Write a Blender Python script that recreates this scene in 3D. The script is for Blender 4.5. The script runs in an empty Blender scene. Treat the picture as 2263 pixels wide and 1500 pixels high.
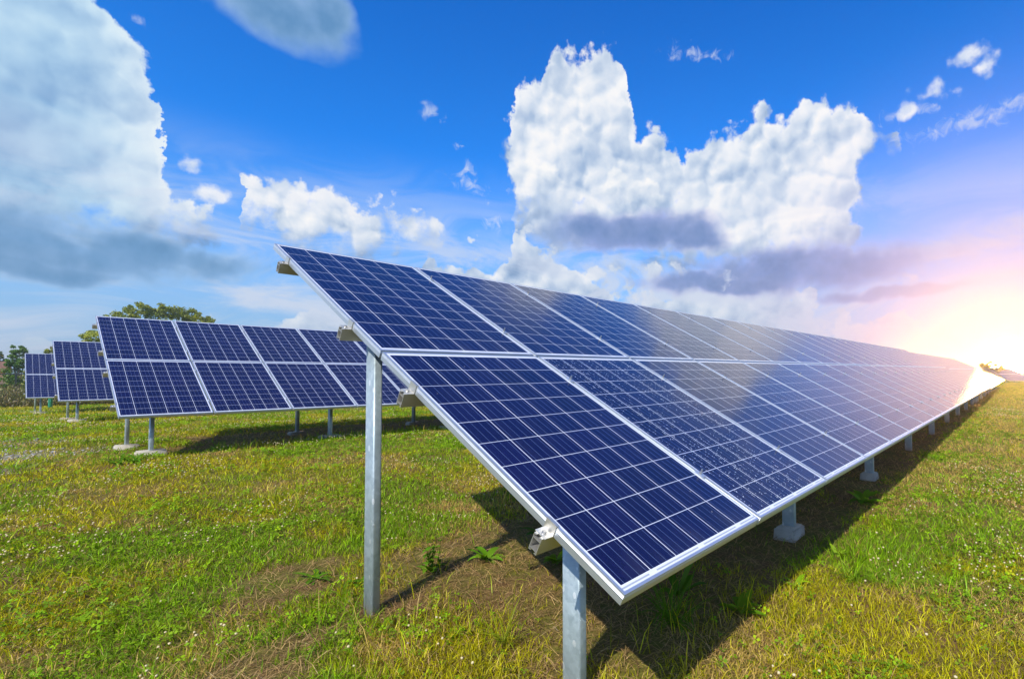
import bpy, bmesh, math, random
import numpy as np
from mathutils import Matrix, Vector
SC = bpy.context.scene
COL = SC.collection
R = math.radians
rng = np.random.default_rng(7)
random.seed(7)

# ------------------------------------------------------------------ camera
cam_d = bpy.data.cameras.new('camera')
cam = bpy.data.objects.new('camera', cam_d)
COL.objects.link(cam)
CAM = Vector((-1.2237, -0.9340, 1.2708))
cam.location = CAM
cam.rotation_euler = (R(90 + 2.3474), 0, -R(51.1528))
cam_d.sensor_fit = 'HORIZONTAL'
cam_d.sensor_width = 36
cam_d.lens = 1123.75 / 2263 * 36
cam_d.shift_x = -221.79 / 2263          # the photograph is a crop from the left of a wider frame
cam_d.shift_y = 32.38 / 2263
cam_d.clip_start = 0.05
cam_d.clip_end = 6000
SC.camera = cam

# ------------------------------------------------------------------ exposure
SC.view_settings.view_transform = 'Standard'
SC.view_settings.look = 'None'
SC.view_settings.exposure = 0
SC.view_settings.gamma = 1

# ------------------------------------------------------------------ sun
SUN_EL, SUN_AZ = 44.5, 252.7            # from the shadow of the array; az clockwise from +y
sd = bpy.data.lights.new('sun', 'SUN')
sd.energy = 5.0
sd.angle = R(0.5)
sd.color = (1.0, 0.95, 0.86)
sun = bpy.data.objects.new('sun', sd)
COL.objects.link(sun)
to_sun = Vector((math.sin(R(SUN_AZ)) * math.cos(R(SUN_EL)), math.cos(R(SUN_AZ)) * math.cos(R(SUN_EL)), math.sin(R(SUN_EL))))
sun.rotation_euler = to_sun.to_track_quat('Z', 'Y').to_euler()
sun.location = to_sun * 30

# ------------------------------------------------------------------ node helpers
class N:
    """thin wrapper over a node tree"""
    def __init__(self, nt): self.nt = nt
    def new(self, t, **kw):
        n = self.nt.nodes.new(t)
        for k, v in kw.items(): setattr(n, k, v)
        return n
    def put(self, sock, v):
        if isinstance(v, bpy.types.NodeSocket): self.nt.links.new(v, sock)
        elif v is not None: sock.default_value = v
    def m(self, op, a, b=None, c=None, clamp=False):
        n = self.new('ShaderNodeMath', operation=op, use_clamp=clamp)
        for i, v in enumerate((a, b, c)):
            if v is not None: self.put(n.inputs[i], v)
        return n.outputs[0]
    def v(self, op, a, b=None, out=0):
        n = self.new('ShaderNodeVectorMath', operation=op)
        self.put(n.inputs[0], a)
        if b is not None:
            self.put(n.inputs['Scale'] if op == 'SCALE' else n.inputs[1], b)
        return n.outputs['Value'] if op in ('LENGTH', 'DOT_PRODUCT', 'DISTANCE') else n.outputs[0]
    def mix(self, f, a, b, blend='MIX'):
        n = self.new('ShaderNodeMix', data_type='RGBA', blend_type=blend)
        self.put(n.inputs[0], f)
        self.put(n.inputs[6], a if isinstance(a, bpy.types.NodeSocket) else (*a, 1) if len(a) == 3 else a)
        self.put(n.inputs[7], b if isinstance(b, bpy.types.NodeSocket) else (*b, 1) if len(b) == 3 else b)
        return n.outputs[2]
    def ss(self, x, lo, hi):
        n = self.new('ShaderNodeMapRange', interpolation_type='SMOOTHSTEP')
        self.put(n.inputs[0], x); self.put(n.inputs[1], lo); self.put(n.inputs[2], hi)
        return n.outputs[0]
    def lin(self, x, lo, hi, a=0.0, b=1.0):
        n = self.new('ShaderNodeMapRange')
        self.put(n.inputs[0], x)
        for i, q in enumerate((lo, hi, a, b)): n.inputs[i + 1].default_value = q
        return n.outputs[0]
    def noise(self, vec, scale, detail=4, rough=.5, lac=2.0, dist=0.0, out='Fac', dim='3D'):
        n = self.new('ShaderNodeTexNoise', noise_dimensions=dim)
        self.put(n.inputs['Vector'], vec)
        n.inputs['Scale'].default_value = scale; n.inputs['Detail'].default_value = detail
        n.inputs['Roughness'].default_value = rough; n.inputs['Lacunarity'].default_value = lac
        n.inputs['Distortion'].default_value = dist
        return n.outputs[out]
    def vor(self, vec, scale, feature='F1', rnd=1.0, smooth=None, detail=0, out='Distance', dim='3D'):
        n = self.new('ShaderNodeTexVoronoi', feature=feature, voronoi_dimensions=dim)
        self.put(n.inputs['Vector'], vec)
        n.inputs['Scale'].default_value = scale; n.inputs['Randomness'].default_value = rnd
        if 'Detail' in n.inputs: n.inputs['Detail'].default_value = detail
        if smooth is not None: n.inputs['Smoothness'].default_value = smooth
        return n.outputs[out]
    def curve(self, x, prof):
        # a height profile over azimuth (-5 .. 95 degrees), elevation / 60
        n = self.new('ShaderNodeFloatCurve')
        c = n.mapping.curves[0]
        pts = [(min(max((a + 5) / 100, 0), 1), min(max(e / 60, 0), 1)) for a, e in prof]
        while len(c.points) < len(pts): c.points.new(0, 0)
        for p, q in zip(c.points, pts): p.location = q; p.handle_type = 'VECTOR'
        n.mapping.update()
        self.put(n.inputs['Value'], x)
        return n.outputs[0]
    def comb(self, x, y, z=0.0):
        n = self.new('ShaderNodeCombineXYZ')
        for i, q in enumerate((x, y, z)): self.put(n.inputs[i], q)
        return n.outputs[0]
    def sep(self, v):
        n = self.new('ShaderNodeSeparateXYZ'); self.put(n.inputs[0], v)
        return n.outputs
    def ramp(self, f, pts):
        n = self.new('ShaderNodeValToRGB')
        e = n.color_ramp.elements
        while len(e) < len(pts): e.new(0.5)
        for el, (p, c) in zip(e, pts): el.position = p; el.color = (*c, 1)
        self.put(n.inputs[0], f)
        return n.outputs[0]

# ------------------------------------------------------------------ sky: azimuth / elevation in degrees
# cumulus heaps: their tops (T) and flat bases (B) as (azimuth, elevation) profiles of three layers
T1 = [(-4.92,30.26),(3.18,31.11),(5.16,28.39),(6.2,26.43),(7.26,25.75),(7.98,25.07),(8.78,23.88),(9.03,21.61),(9.17,18.89),(9.97,16.59),(11.37,15.06),(12.97,13.65),(14.04,12.46),(14.35,10.91),(14.66,14.54),(14.83,18.26),(15.14,19.21),(15.79,18.08),(16.92,17.81),(17.79,19.0),(18.71,18.67),(20.59,19.39),(21.67,19.62),(22.97,18.82),(24.21,17.76),(24.76,17.2),(26.3,18.27),(27.39,17.76),(28.49,17.24),(29.8,18.28),(31.55,16.91),(33.23,9.11),(37.4,9.3),(38.13,24.58),(38.95,26.67),(39.68,27.63),(40.06,30.07),(41.16,30.82),(42.59,31.04),(43.21,30.1),(43.5,32.25),(44.31,33.8),(45.76,33.68),(47.32,33.37),(48.89,33.97),(50.2,34.35),(52.13,33.61),(52.96,30.13),(53.58,27.17),(55.14,26.8),(57.2,25.88),(58.73,25.38),(59.13,24.28),(59.53,23.39),(60.25,24.78),(61.52,25.72),(63.78,26.79),(66.24,26.96),(68.64,27.0),(71.44,27.09),(73.27,27.7),(75.48,27.77),(77.4,27.51),(77.9,25.5),(78.8,25.02),(80.01,24.88),(80.7,23.58),(81.23,17.68)]
B1 = [(-4.06,7.82),(0.64,7.74),(7.79,8.46),(13.71,10.23),(14.41,10.92),(17.11,10.04),(20.79,10.01),(24.76,10.61),(29.02,11.89),(31.7,12.79),(37.64,23.68),(39.23,23.16),(40.3,14.27),(43.32,11.95),(48.42,11.55),(58.65,11.47),(63.61,9.35),(72.05,8.48),(76.4,8.67),(77.62,17.83),(79.11,20.71),(80.73,21.42)]
T2 = [(-3.05,3.24),(0.76,4.02),(1.59,4.52),(2.71,3.84),(3.69,2.01),(6.0,2.1),(6.29,5.22),(6.95,5.06),(7.57,2.16),(18.64,5.95),(20.45,8.03),(22.0,7.71),(23.58,8.5),(25.19,9.75),(27.29,11.06),(31.26,12.06),(32.4,12.38),(33.54,13.63),(35.43,14.37),(37.37,12.93),(38.6,11.3),(39.8,15.44),(41.79,16.34),(43.3,15.35),(45.34,14.45),(48.41,13.53),(49.96,12.06),(51.24,10.82),(53.29,10.31),(54.32,11.05),(55.85,11.53),(57.38,11.25),(58.65,11.57),(63.63,11.79),(68.43,11.53),(70.28,10.94),(72.51,8.92),(74.24,7.42),(77.19,6.34),(79.63,6.65),(82.31,5.6),(84.47,3.98),(88.19,2.38)]
T3 = [(-4.18,11.26),(0.46,13.13),(1.72,14.11),(3.09,13.83),(4.98,14.99),(6.52,15.04),(8.46,13.99),(9.88,14.74),(11.39,14.23),(12.98,13.38),(14.15,12.16),(14.57,8.52),(15.24,8.59),(15.63,13.52),(16.99,14.95),(19.14,16.53),(21.43,16.28),(23.44,15.51),(25.95,14.08),(28.98,14.39),(30.78,13.88),(31.76,9.03),(38.87,9.35),(39.44,21.99),(40.73,23.22),(43.0,23.09),(45.2,22.48),(45.83,20.37),(47.88,20.19),(49.95,22.04),(52.54,22.94),(55.12,21.55),(57.68,20.1),(58.93,17.26),(60.69,16.0),(62.42,14.01),(63.14,11.81),(64.85,11.73),(65.85,14.54),(68.49,16.43),(71.3,18.55),(73.11,18.86),(74.75,17.13),(76.97,16.63),(78.01,14.98),(78.33,12.09),(79.7,10.19),(82.03,10.18),(83.12,8.78),(85.63,8.54),(86.27,6.19)]
B3 = [(-4.15,10.41),(0.5,12.04),(7.69,11.92),(13.67,11.61),(17.08,11.28),(29.0,13.03),(31.69,13.49),(38.77,19.79),(42.28,17.68),(45.33,16.85),(48.41,16.91),(53.56,17.16),(58.66,14.4),(62.66,13.47),(65.58,12.41),(73.01,12.6),(78.3,10.77),(81.22,8.3),(86.3,7.43)]
# flat grey decks, small puffs and wisps as (azimuth, elevation, half width, half height, tilt)
PUFF = [(11.13,18.04,1.28,0.94,0),(12.28,15.81,1.57,0.98,0),(32.12,15.6,1.2,.8,0),(86.66,27.67,1.9,1.6,0),(87.75,26.4,1.3,1.0,0),(84.08,25.44,2.3,1.45,0),(81.98,24.5,1.9,0.95,0)]
GREY = [(15.1,32.23,7.24,2.3,-13),(20.84,32.31,2.58,2.12,0),(2.76,9.76,9.77,2.33,-4),(8.58,10.06,7.31,1.66,-5),(1.48,7.87,5.65,0.98,-5),(53.04,15.87,9.69,2.02,0),(60.68,14.81,4.0,1.44,0),(72.54,11.25,11.93,2.41,0),(61.64,10.15,7.41,1.18,0),(80.44,8.14,7.02,0.7,0),(65.55,9.76,5.76,1.07,0)]
WISP = [(60.32,32.6,3.67,0.75,-8),(31.26,26.35,1.29,0.8,0),(35.36,20.05,2.15,0.98,-25),(34.86,21.68,1.05,0.96,0),(33.97,23.73,0.57,0.42,0),(37.82,16.27,1.17,0.84,0),(64.11,10.4,0.73,1.17,0),(7.2,27.38,0.54,0.42,0),(87.03,22.6,6.85,0.95,4),(81.58,24.35,2.32,0.76,0)]

def blob_group(name, blobs, soft=False):
    g = bpy.data.node_groups.new(name, 'ShaderNodeTree')
    g.interface.new_socket('P', in_out='INPUT', socket_type='NodeSocketVector')
    g.interface.new_socket('M', in_out='OUTPUT', socket_type='NodeSocketFloat')
    n = N(g)
    gi = n.new('NodeGroupInput'); go = n.new('NodeGroupOutput')
    acc = None
    for a, e, ra, re, rot in blobs:
        mp = n.new('ShaderNodeMapping', vector_type='TEXTURE')
        src = gi.outputs[0]
        if acc is not None:                 # keeps the evaluation one heap after another
            q = n.new('ShaderNodeVectorMath', operation='MULTIPLY_ADD')
            n.put(q.inputs[0], acc); q.inputs[1].default_value = (1e-7, 1e-7, 1e-7); n.put(q.inputs[2], src)
            src = q.outputs[0]
        n.put(mp.inputs['Vector'], src)
        mp.inputs['Location'].default_value = (a, e, 0)
        mp.inputs['Rotation'].default_value = (0, 0, R(rot))
        mp.inputs['Scale'].default_value = (ra, re, 1)
        l = n.v('LENGTH', mp.outputs[0])
        w = 3.0 if soft else min(ra, re)
        s = n.m('MULTIPLY', n.m('SUBTRACT', 1.38 if soft else 1.0, l), min(max(w / 3.0, .35), 1.3))   # broad heaps stand thicker
        acc = s if acc is None else n.m('SMOOTH_MAX', acc, s, .12 if not soft else .25)
    n.put(go.inputs[0], acc)
    return g

def build_sky():
    w = bpy.data.worlds.new('World')
    SC.world = w
    w.use_nodes = True
    nt = w.node_tree
    nt.nodes.clear()
    n = N(nt)
    out = n.new('ShaderNodeOutputWorld'); bg = n.new('ShaderNodeBackground')
    nt.links.new(bg.outputs[0], out.inputs[0])
    tc = n.new('ShaderNodeTexCoord')
    D = tc.outputs['Generated']
    x, y, z = n.sep(D)[:3]
    az = n.m('MULTIPLY', n.m('ARCTAN2', x, y), 57.29578)
    el = n.m('MULTIPLY', n.m('ARCSINE', z), 57.29578)
    P = n.comb(az, el, 0.0)
    # clear air
    st = n.new('ShaderNodeTexSky', sky_type='NISHITA')
    st.sun_disc = False
    st.sun_elevation = R(SUN_EL); st.sun_rotation = R(SUN_AZ)
    st.air_density = 1.0; st.dust_density = 0.3; st.ozone_density = 3.0
    base = n.mix(1.0, st.outputs[0], (SKY_R, SKY_G, SKY_B), 'MULTIPLY')
    base = n.mix(n.ss(el, 24.0, 0.0), base, (.34, .55, .80))
    base = n.mix(n.ss(el, 45.0, 22.0), n.mix(1.0, base, (.72, .86, .96), 'MULTIPLY'), base)
    # cumulus: three layers, far to near, sharing one billow noise
    wv = n.noise(P, .26, 5, .62, out='Color', dim='2D')
    wq = n.v('SCALE', n.v('SUBTRACT', wv, (.5, .5, .5)), 3.4)
    def billow(off):
        q = n.v('ADD', P, (*off, 0))
        n1 = n.noise(q, .30, 8, .60, dim='2D')
        v1 = n.vor(n.v('ADD', q, n.v('SCALE', wq, .35)), .30, 'F1', detail=2.0, dim='2D')
        return n.m('ADD', n.m('MULTIPLY', n.m('SUBTRACT', n1, .50), 4.2), n.m('MULTIPLY', n.m('SUBTRACT', .42, v1), 1.7))
    b0 = billow((0, 0))
    def height(off):                       # rounded heads for the light to model
        q = n.v('ADD', P, (*off, 0))
        q = n.v('ADD', q, n.v('SCALE', wq, .34))
        v1 = n.vor(q, .34, 'F1', detail=1.3, dim='2D')
        return n.m('ADD', n.m('MULTIPLY', n.noise(q, .30, 3, .50, dim='2D'), 3.2), n.m('MULTIPLY', n.m('MULTIPLY', v1, v1), -2.2))
    relief = n.m('SUBTRACT', height((0, 0)), height((-.40, .62)))
    l0 = n.noise(P, .115, 2, .5, dim='2D'); l1 = n.noise(n.v('ADD', P, (-1.6, 2.2, 0)), .115, 2, .5, dim='2D')
    lobes = n.m('SUBTRACT', l0, l1)
    pw = n.v('ADD', P, wq)
    waz, wel = n.sep(pw)[:2]
    wx = n.lin(waz, -5, 95)
    sky = base
    for T, Bs, gain, dark, amp, mid in ((T1, B1, 1.0, 1.0, .8, .70), (T2, None, .9, .8, 1.1, .58), (T3, B3, 1.0, .75, .75, .74)):
        top = n.m('MULTIPLY', n.curve(wx, T), 60.0)
        bot = n.m('MULTIPLY', n.curve(wx, Bs), 60.0) if Bs else n.m('ADD', -2.0, 0.0)
        up = n.m('SUBTRACT', top, wel); dn = n.m('SUBTRACT', wel, bot)
        d = n.m('ADD', n.m('MINIMUM', n.m('MULTIPLY_ADD', up, .62, .12), 2.6), n.m('MULTIPLY', b0, amp))
        a = n.m('MULTIPLY', n.ss(d, -.04, .62), n.ss(n.m('ADD', n.m('MULTIPLY', dn, .32), n.m('MULTIPLY', b0, .8)), -.35, 1.1))
        under = n.ss(dn, 6.5, .2)                    # the base of a heap is its shaded side
        lit = n.m('ADD', n.m('MULTIPLY_ADD', relief, n.lin(az, 4.0, 16.0, .09 * gain, .165 * gain), mid + .03), n.m('MULTIPLY', n.m('SUBTRACT', n.ss(d, 2.6, .2), .45), .22))
        lit = n.m('ADD', lit, n.m('MULTIPLY', lobes, 1.1 * gain))
        lit = n.m('SUBTRACT', lit, n.m('MULTIPLY', under, .52 * dark), clamp=True) if Bs else n.m('SUBTRACT', lit, .06, clamp=True)
        ccol = n.ramp(lit, [(.0, (.20, .33, .55)), (.35, (.40, .53, .73)), (.62, (.66, .75, .87)), (.84, (.88, .91, .95)), (1.0, (.99, .98, .97))])
        ccol = n.mix(n.ss(az, 15.0, 2.0), ccol, n.mix(1.0, ccol, (.66, .86, .97), 'MULTIPLY'))
        ccol = n.mix(n.m('MULTIPLY', n.ss(el, 11.0, 2.0), .5), ccol, (.55, .66, .82))
        sky = n.mix(n.m('MULTIPLY', a, .97), sky, ccol)
    gp = blob_group('small_puffs', PUFF)
    gn = n.new('ShaderNodeGroup'); gn.node_tree = gp
    n.put(gn.inputs[0], P)
    d = n.m('MULTIPLY_ADD', gn.outputs[0], 2.4, n.m('MULTIPLY_ADD', b0, .55, .1))
    pl = n.m('MULTIPLY_ADD', relief, .22, .80, clamp=True)
    sky = n.mix(n.m('MULTIPLY', n.ss(d, .0, .8), .9), sky, n.ramp(pl, [(.3, (.45, .6, .82)), (.8, (.84, .89, .96)), (1, (.98, .98, .98))]))
    # thin veil low on the right and near the horizon
    ci = n.noise(n.v('MULTIPLY', P, (.05, .16, 1)), 1.6, 6, .6, dist=.6, dim='2D')
    veil = n.m('MULTIPLY', n.ss(ci, .34, .66), n.m('MULTIPLY', n.ss(el, 23.0, 8.0), .9))
    sky = n.mix(veil, sky, (.64, .72, .87))
    # grey decks
    gb = blob_group('grey_decks', GREY, True)
    gn = n.new('ShaderNodeGroup'); gn.node_tree = gb
    n.put(gn.inputs[0], n.v('ADD', P, n.v('SCALE', n.v('SUBTRACT', n.noise(P, .18, 3, .5, out='Color', dim='2D'), (.5, .5, .5)), 2.6)))
    ng = n.m('SUBTRACT', n.noise(n.v('MULTIPLY', P, (.6, 1, 1)), .42, 6, .55, dim='2D'), .5)
    dg = n.m('ADD', gn.outputs[0], n.m('MULTIPLY', ng, .42))
    ag = n.m('MULTIPLY', n.ss(dg, -.02, .70), .94)
    gcol = n.ramp(n.m('ADD', n.ss(dg, -.1, 1.0), n.m('MULTIPLY', n.m('SUBTRACT', b0, .2), .22)), [(0, (.45, .58, .76)), (.45, (.27, .42, .63)), (1, (.16, .31, .51))])
    gcol = n.mix(n.ss(az, 36.0, 50.0), n.mix(1.0, gcol, (.86, .98, 1.06), 'MULTIPLY'), n.mix(1.0, gcol, (1.0, .86, 1.06), 'MULTIPLY'))
    sky = n.mix(ag, sky, gcol)
    # wisps
    gw = blob_group('wisps', WISP)
    gn = n.new('ShaderNodeGroup'); gn.node_tree = gw
    n.put(gn.inputs[0], P)
    nw = n.m('SUBTRACT', n.noise(P, .8, 6, .62, dist=.5, dim='2D'), .5)
    aw = n.m('MULTIPLY', n.ss(n.m('ADD', gn.outputs[0], n.m('MULTIPLY', nw, 1.5)), .0, .55), .62)
    sky = n.mix(aw, sky, (.72, .79, .92))
    # glow and hot core added to the low sky, imitating a second sun
    g = (math.sin(R(GLOW_AZ)) * math.cos(R(GLOW_EL)), math.cos(R(GLOW_AZ)) * math.cos(R(GLOW_EL)), math.sin(R(GLOW_EL)))
    ang = n.m('MULTIPLY', n.m('ARCCOSINE', n.m('MINIMUM', n.v('DOT_PRODUCT', D, g), 1.0)), 57.29578)
    wide = n.m('POWER', n.ss(ang, 34.0, 0.0), 1.7)
    sky = n.mix(n.m('MULTIPLY', wide, .80), sky, (.80, .62, .90))
    mid = n.m('POWER', n.ss(ang, 17.0, 0.0), 1.6)
    sky = n.mix(n.m('MULTIPLY', mid, 1.0, clamp=True), sky, (1.25, .86, .84))
    hot = n.m('POWER', n.ss(ang, 7.0, 0.0), 2.0)
    sky = n.mix(1.0, sky, n.mix(hot, (0, 0, 0), (HOT, HOT * .62, HOT * .22)), 'ADD')
    core = n.ss(ang, 1.8, .6)
    sky = n.mix(1.0, sky, n.mix(core, (0, 0, 0), (CORE, CORE * .47, CORE * .13)), 'ADD')
    n.put(bg.inputs[0], sky)
    # directions that neither the view nor its reflections reach: plain air with the same mean brightness
    bp = n.new('ShaderNodeBackground'); n.put(bp.inputs[0], n.mix(.42, base, (.62, .72, .86)))
    bl = n.new('ShaderNodeBackground'); bl.inputs[0].default_value = (.10, .13, .05, 1)
    m1 = n.new('ShaderNodeMixShader'); m2 = n.new('ShaderNodeMixShader')
    n.put(m1.inputs[0], n.m('MULTIPLY', n.m('GREATER_THAN', az, -20.0), n.m('LESS_THAN', az, 118.0)))
    nt.links.new(bp.outputs[0], m1.inputs[1]); nt.links.new(bg.outputs[0], m1.inputs[2])
    n.put(m2.inputs[0], n.m('GREATER_THAN', el, -1.5))
    nt.links.new(bl.outputs[0], m2.inputs[1]); nt.links.new(m1.outputs[0], m2.inputs[2])
    nt.links.new(m2.outputs[0], out.inputs[0])
SKY_R, SKY_G, SKY_B = .0175, .118, .236    # Nishita at daylight strength, tinted to the deep blue of the photograph
GLOW_AZ, GLOW_EL = 89.0, 1.5
HOT, CORE = .3, 1000.0
build_sky()

# ------------------------------------------------------------------ object helpers
def mesh(name, verts, faces, mats=(), mi=None, smooth=False):
    me = bpy.data.meshes.new(name)
    me.from_pydata([tuple(v) for v in verts], [], [tuple(f) for f in faces])
    for m in mats: me.materials.append(m)
    if mi is not None: me.polygons.foreach_set('material_index', np.asarray(mi, 'i'))
    if smooth: me.polygons.foreach_set('use_smooth', np.ones(len(me.polygons), bool))
    me.update()
    return me

def big_mesh(name, V, loops, starts, totals, mats, mi=None, col=None):
    """mesh straight from arrays; col is one colour per vertex"""
    me = bpy.data.meshes.new(name)
    me.vertices.add(len(V)); me.vertices.foreach_set('co', np.ascontiguousarray(V, 'f').ravel())
    me.loops.add(len(loops)); me.loops.foreach_set('vertex_index', np.ascontiguousarray(loops, 'i'))
    me.polygons.add(len(starts))
    me.polygons.foreach_set('loop_start', np.ascontiguousarray(starts, 'i'))
    me.polygons.foreach_set('loop_total', np.ascontiguousarray(totals, 'i'))
    for m in mats: me.materials.append(m)
    if mi is not None: me.polygons.foreach_set('material_index', np.ascontiguousarray(mi, 'i'))
    if col is not None:
        at = me.attributes.new('tint', 'FLOAT_COLOR', 'POINT')
        at.data.foreach_set('color', np.ascontiguousarray(np.concatenate([col, np.ones((len(col), 1))], 1), 'f').ravel())
    me.update(calc_edges=True)
    me.validate()
    return me

def link(name, data, parent=None, loc=(0, 0, 0), rot=(0, 0, 0)):
    o = bpy.data.objects.new(name, data)
    COL.objects.link(o)
    o.parent = parent
    o.location = loc
    o.rotation_euler = rot
    return o

def tag(o, label=None, cat=None, group=None, kind=None):
    if label: o['label'] = label
    if cat: o['category'] = cat
    if group: o['group'] = group
    if kind: o['kind'] = kind
    return o

class MB:
    """collects boxes and prisms into one mesh"""
    def __init__(self): self.v = []; self.f = []
    def box(self, x0, x1, y0, y1, z0, z1):
        b = len(self.v)
        self.v += [(x, y, z) for z in (z0, z1) for y in (y0, y1) for x in (x0, x1)]
        self.f += [tuple(b + i for i in q) for q in ((0, 2, 3, 1), (4, 5, 7, 6), (0, 1, 5, 4), (2, 6, 7, 3), (0, 4, 6, 2), (1, 3, 7, 5))]
        return self
    def prism(self, pts, z0, z1, axis='z', cap=True):
        b = len(self.v); k = len(pts)
        for z in (z0, z1):
            for p, q in pts:
                self.v.append({'z': (p, q, z), 'x': (z, p, q), 'y': (p, z, q)}[axis])
        for i in range(k):
            j = (i + 1) % k
            self.f.append((b + i, b + j, b + k + j, b + k + i))
        if cap:
            self.f.append(tuple(b + i for i in reversed(range(k))))
            self.f.append(tuple(b + k + i for i in range(k)))
        return self
    def cyl(self, x, y, r, z0, z1, k=8, axis='z'):
        return self.prism([(x + r * math.cos(6.2832 * i / k), y + r * math.sin(6.2832 * i / k)) for i in range(k)], z0, z1, axis)
    def tube(self, pts, radii, k=7):
        b = len(self.v)
        pts = [Vector(p) for p in pts]
        for i, (p, r) in enumerate(zip(pts, radii)):
            d = (pts[min(i + 1, len(pts) - 1)] - pts[max(i - 1, 0)]).normalized()
            a = d.orthogonal().normalized(); c = d.cross(a)
            for q in range(k):
                w = 6.2832 * q / k
                self.v.append(tuple(p + a * r * math.cos(w) + c * r * math.sin(w)))
        for i in range(len(pts) - 1):
            for q in range(k):
                self.f.append((b + i * k + q, b + i * k + (q + 1) % k, b + (i + 1) * k + (q + 1) % k, b + (i + 1) * k + q))
        return self
    def build(self, name, mat): return mesh(name, self.v, self.f, (mat,))

# ------------------------------------------------------------------ materials
def material(name):
    m = bpy.data.materials.new(name)
    m.use_nodes = True
    m.node_tree.nodes.clear()
    n = N(m.node_tree)
    n.out = n.new('ShaderNodeOutputMaterial')
    return m, n
def principled(n, **kw):
    p = n.new('ShaderNodeBsdfPrincipled')
    for k, v in kw.items():
        k = k.replace('_', ' ')
        n.put(p.inputs[k], (*v, 1) if isinstance(v, tuple) and len(v) == 3 and 'Color' in k else v)
    n.nt.links.new(p.outputs[0], n.out.inputs[0])
    return p
def bump(n, h, dist, strength=1.0):
    b = n.new('ShaderNodeBump')
    b.inputs['Strength'].default_value = strength; b.inputs['Distance'].default_value = dist
    n.put(b.inputs['Height'], h)
    return b.outputs[0]

def mat_cells():
    m, n = material('solar_cells_under_glass')
    uv = n.new('ShaderNodeUVMap').outputs[0]
    x, y = n.sep(uv)[:2]
    mx, my, pt = .019, .032, .159
    cu = n.m('DIVIDE', n.m('SUBTRACT', x, mx), pt); cv = n.m('DIVIDE', n.m('SUBTRACT', y, my), pt)
    fu = n.m('FRACT', cu); fv = n.m('FRACT', cv)
    du = n.m('SUBTRACT', .5, n.m('ABSOLUTE', n.m('SUBTRACT', fu, .5))); dv = n.m('SUBTRACT', .5, n.m('ABSOLUTE', n.m('SUBTRACT', fv, .5)))
    inside = n.m('MULTIPLY', n.m('MULTIPLY', n.m('GREATER_THAN', cu, 0.0), n.m('LESS_THAN', cu, 6.0)), n.m('MULTIPLY', n.m('GREATER_THAN', cv, 0.0), n.m('LESS_THAN', cv, 10.0)))
    cell = n.m('MULTIPLY', n.m('MULTIPLY', n.m('GREATER_THAN', du, .0115), n.m('GREATER_THAN', dv, .0085)), inside)
    oi = n.new('ShaderNodeObjectInfo').outputs['Random']
    wn = n.new('ShaderNodeTexWhiteNoise', noise_dimensions='3D')
    n.put(wn.inputs[0], n.comb(n.m('FLOOR', cu), n.m('FLOOR', cv), n.m('MULTIPLY', oi, 97.0)))
    wx = n.sep(wn.outputs['Color'])
    gr = n.vor(uv, 70, out='Color')
    g = n.sep(gr)[0]
    tone = n.m('ADD', n.m('MULTIPLY', wx[0], .6), n.m('MULTIPLY', g, .35))
    cc = n.mix(tone, (.0030, .0028, .026), (.0088, .0074, .062))
    cc = n.mix(n.m('MULTIPLY', wx[1], .5), cc, (.005, .0070, .050))
    cc = n.mix(n.m('MULTIPLY', oi, .5), cc, (.006, .0070, .044))
    # four busbars a cell, running up the panel
    bb = n.m('ABSOLUTE', n.m('SUBTRACT', n.m('FRACT', n.m('MULTIPLY', fu, 4.0)), .5))
    bus = n.m('MULTIPLY', n.m('LESS_THAN', bb, .022), inside)
    fing = n.m('MULTIPLY', n.m('LESS_THAN', n.m('ABSOLUTE', n.m('SUBTRACT', n.m('FRACT', n.m('MULTIPLY', fv, 60.0)), .5)), .05), .25)
    cc = n.mix(fing, cc, (.06, .08, .16))
    cc = n.mix(n.m('MULTIPLY', bus, .8), cc, (.12, .17, .29))
    col = n.mix(cell, (.70, .72, .78), cc)
    # tinned ribbons in the white strip along the lower and upper edge
    fr = n.m('FRACT', n.m('MULTIPLY', n.m('ADD', cu, 1.0), .5))
    seg = n.m('MULTIPLY', n.m('GREATER_THAN', fr, .07), n.m('LESS_THAN', fr, .93))
    rb = n.m('MULTIPLY', n.m('MULTIPLY', n.m('GREATER_THAN', y, .0185), n.m('LESS_THAN', y, .0245)), seg)
    col = n.mix(rb, col, (.36, .39, .45))
    # dust streaks washed toward the lower edge, and a few bird-lime specks
    du_ = n.noise(n.v('MULTIPLY', uv, (9, 1.6, 1)), 1.2, 4, .6)
    low = n.ss(y, .16, .0)
    col = n.mix(n.m('MULTIPLY', n.m('ADD', n.m('MULTIPLY', low, .06), .012), n.ss(du_, .35, .8)), col, (.45, .43, .40))
    sp = n.vor(n.v('ADD', uv, n.comb(n.m('MULTIPLY', oi, 31.0), n.m('MULTIPLY', oi, 17.0))), 9.0)
    col = n.mix(n.m('MULTIPLY', n.m('LESS_THAN', sp, .028), .6), col, (.62, .55, .45))
    ro = n.m('ADD', .13, n.m('MULTIPLY', n.ss(du_, .3, .9), .06))
    p = principled(n, Base_Color=col, Roughness=ro, IOR=1.42)
    p.inputs['Specular IOR Level'].default_value = .5
    return m

def mat_aluminium(name, base, rough=.38, metal=.75):
    m, n = material(name)
    tc = n.new('ShaderNodeTexCoord').outputs['Object']
    f = n.noise(n.v('MULTIPLY', tc, (3, 3, 40)), 6, 3, .5)
    f2 = n.noise(tc, 5, 4, .6)
    c = n.mix(n.m('MULTIPLY', f2, .45), tuple(base), tuple(b * .78 for b in base))
    principled(n, Base_Color=c, Metallic=metal, Roughness=n.m('ADD', rough, n.m('MULTIPLY', f, .14)))
    return m

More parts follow.
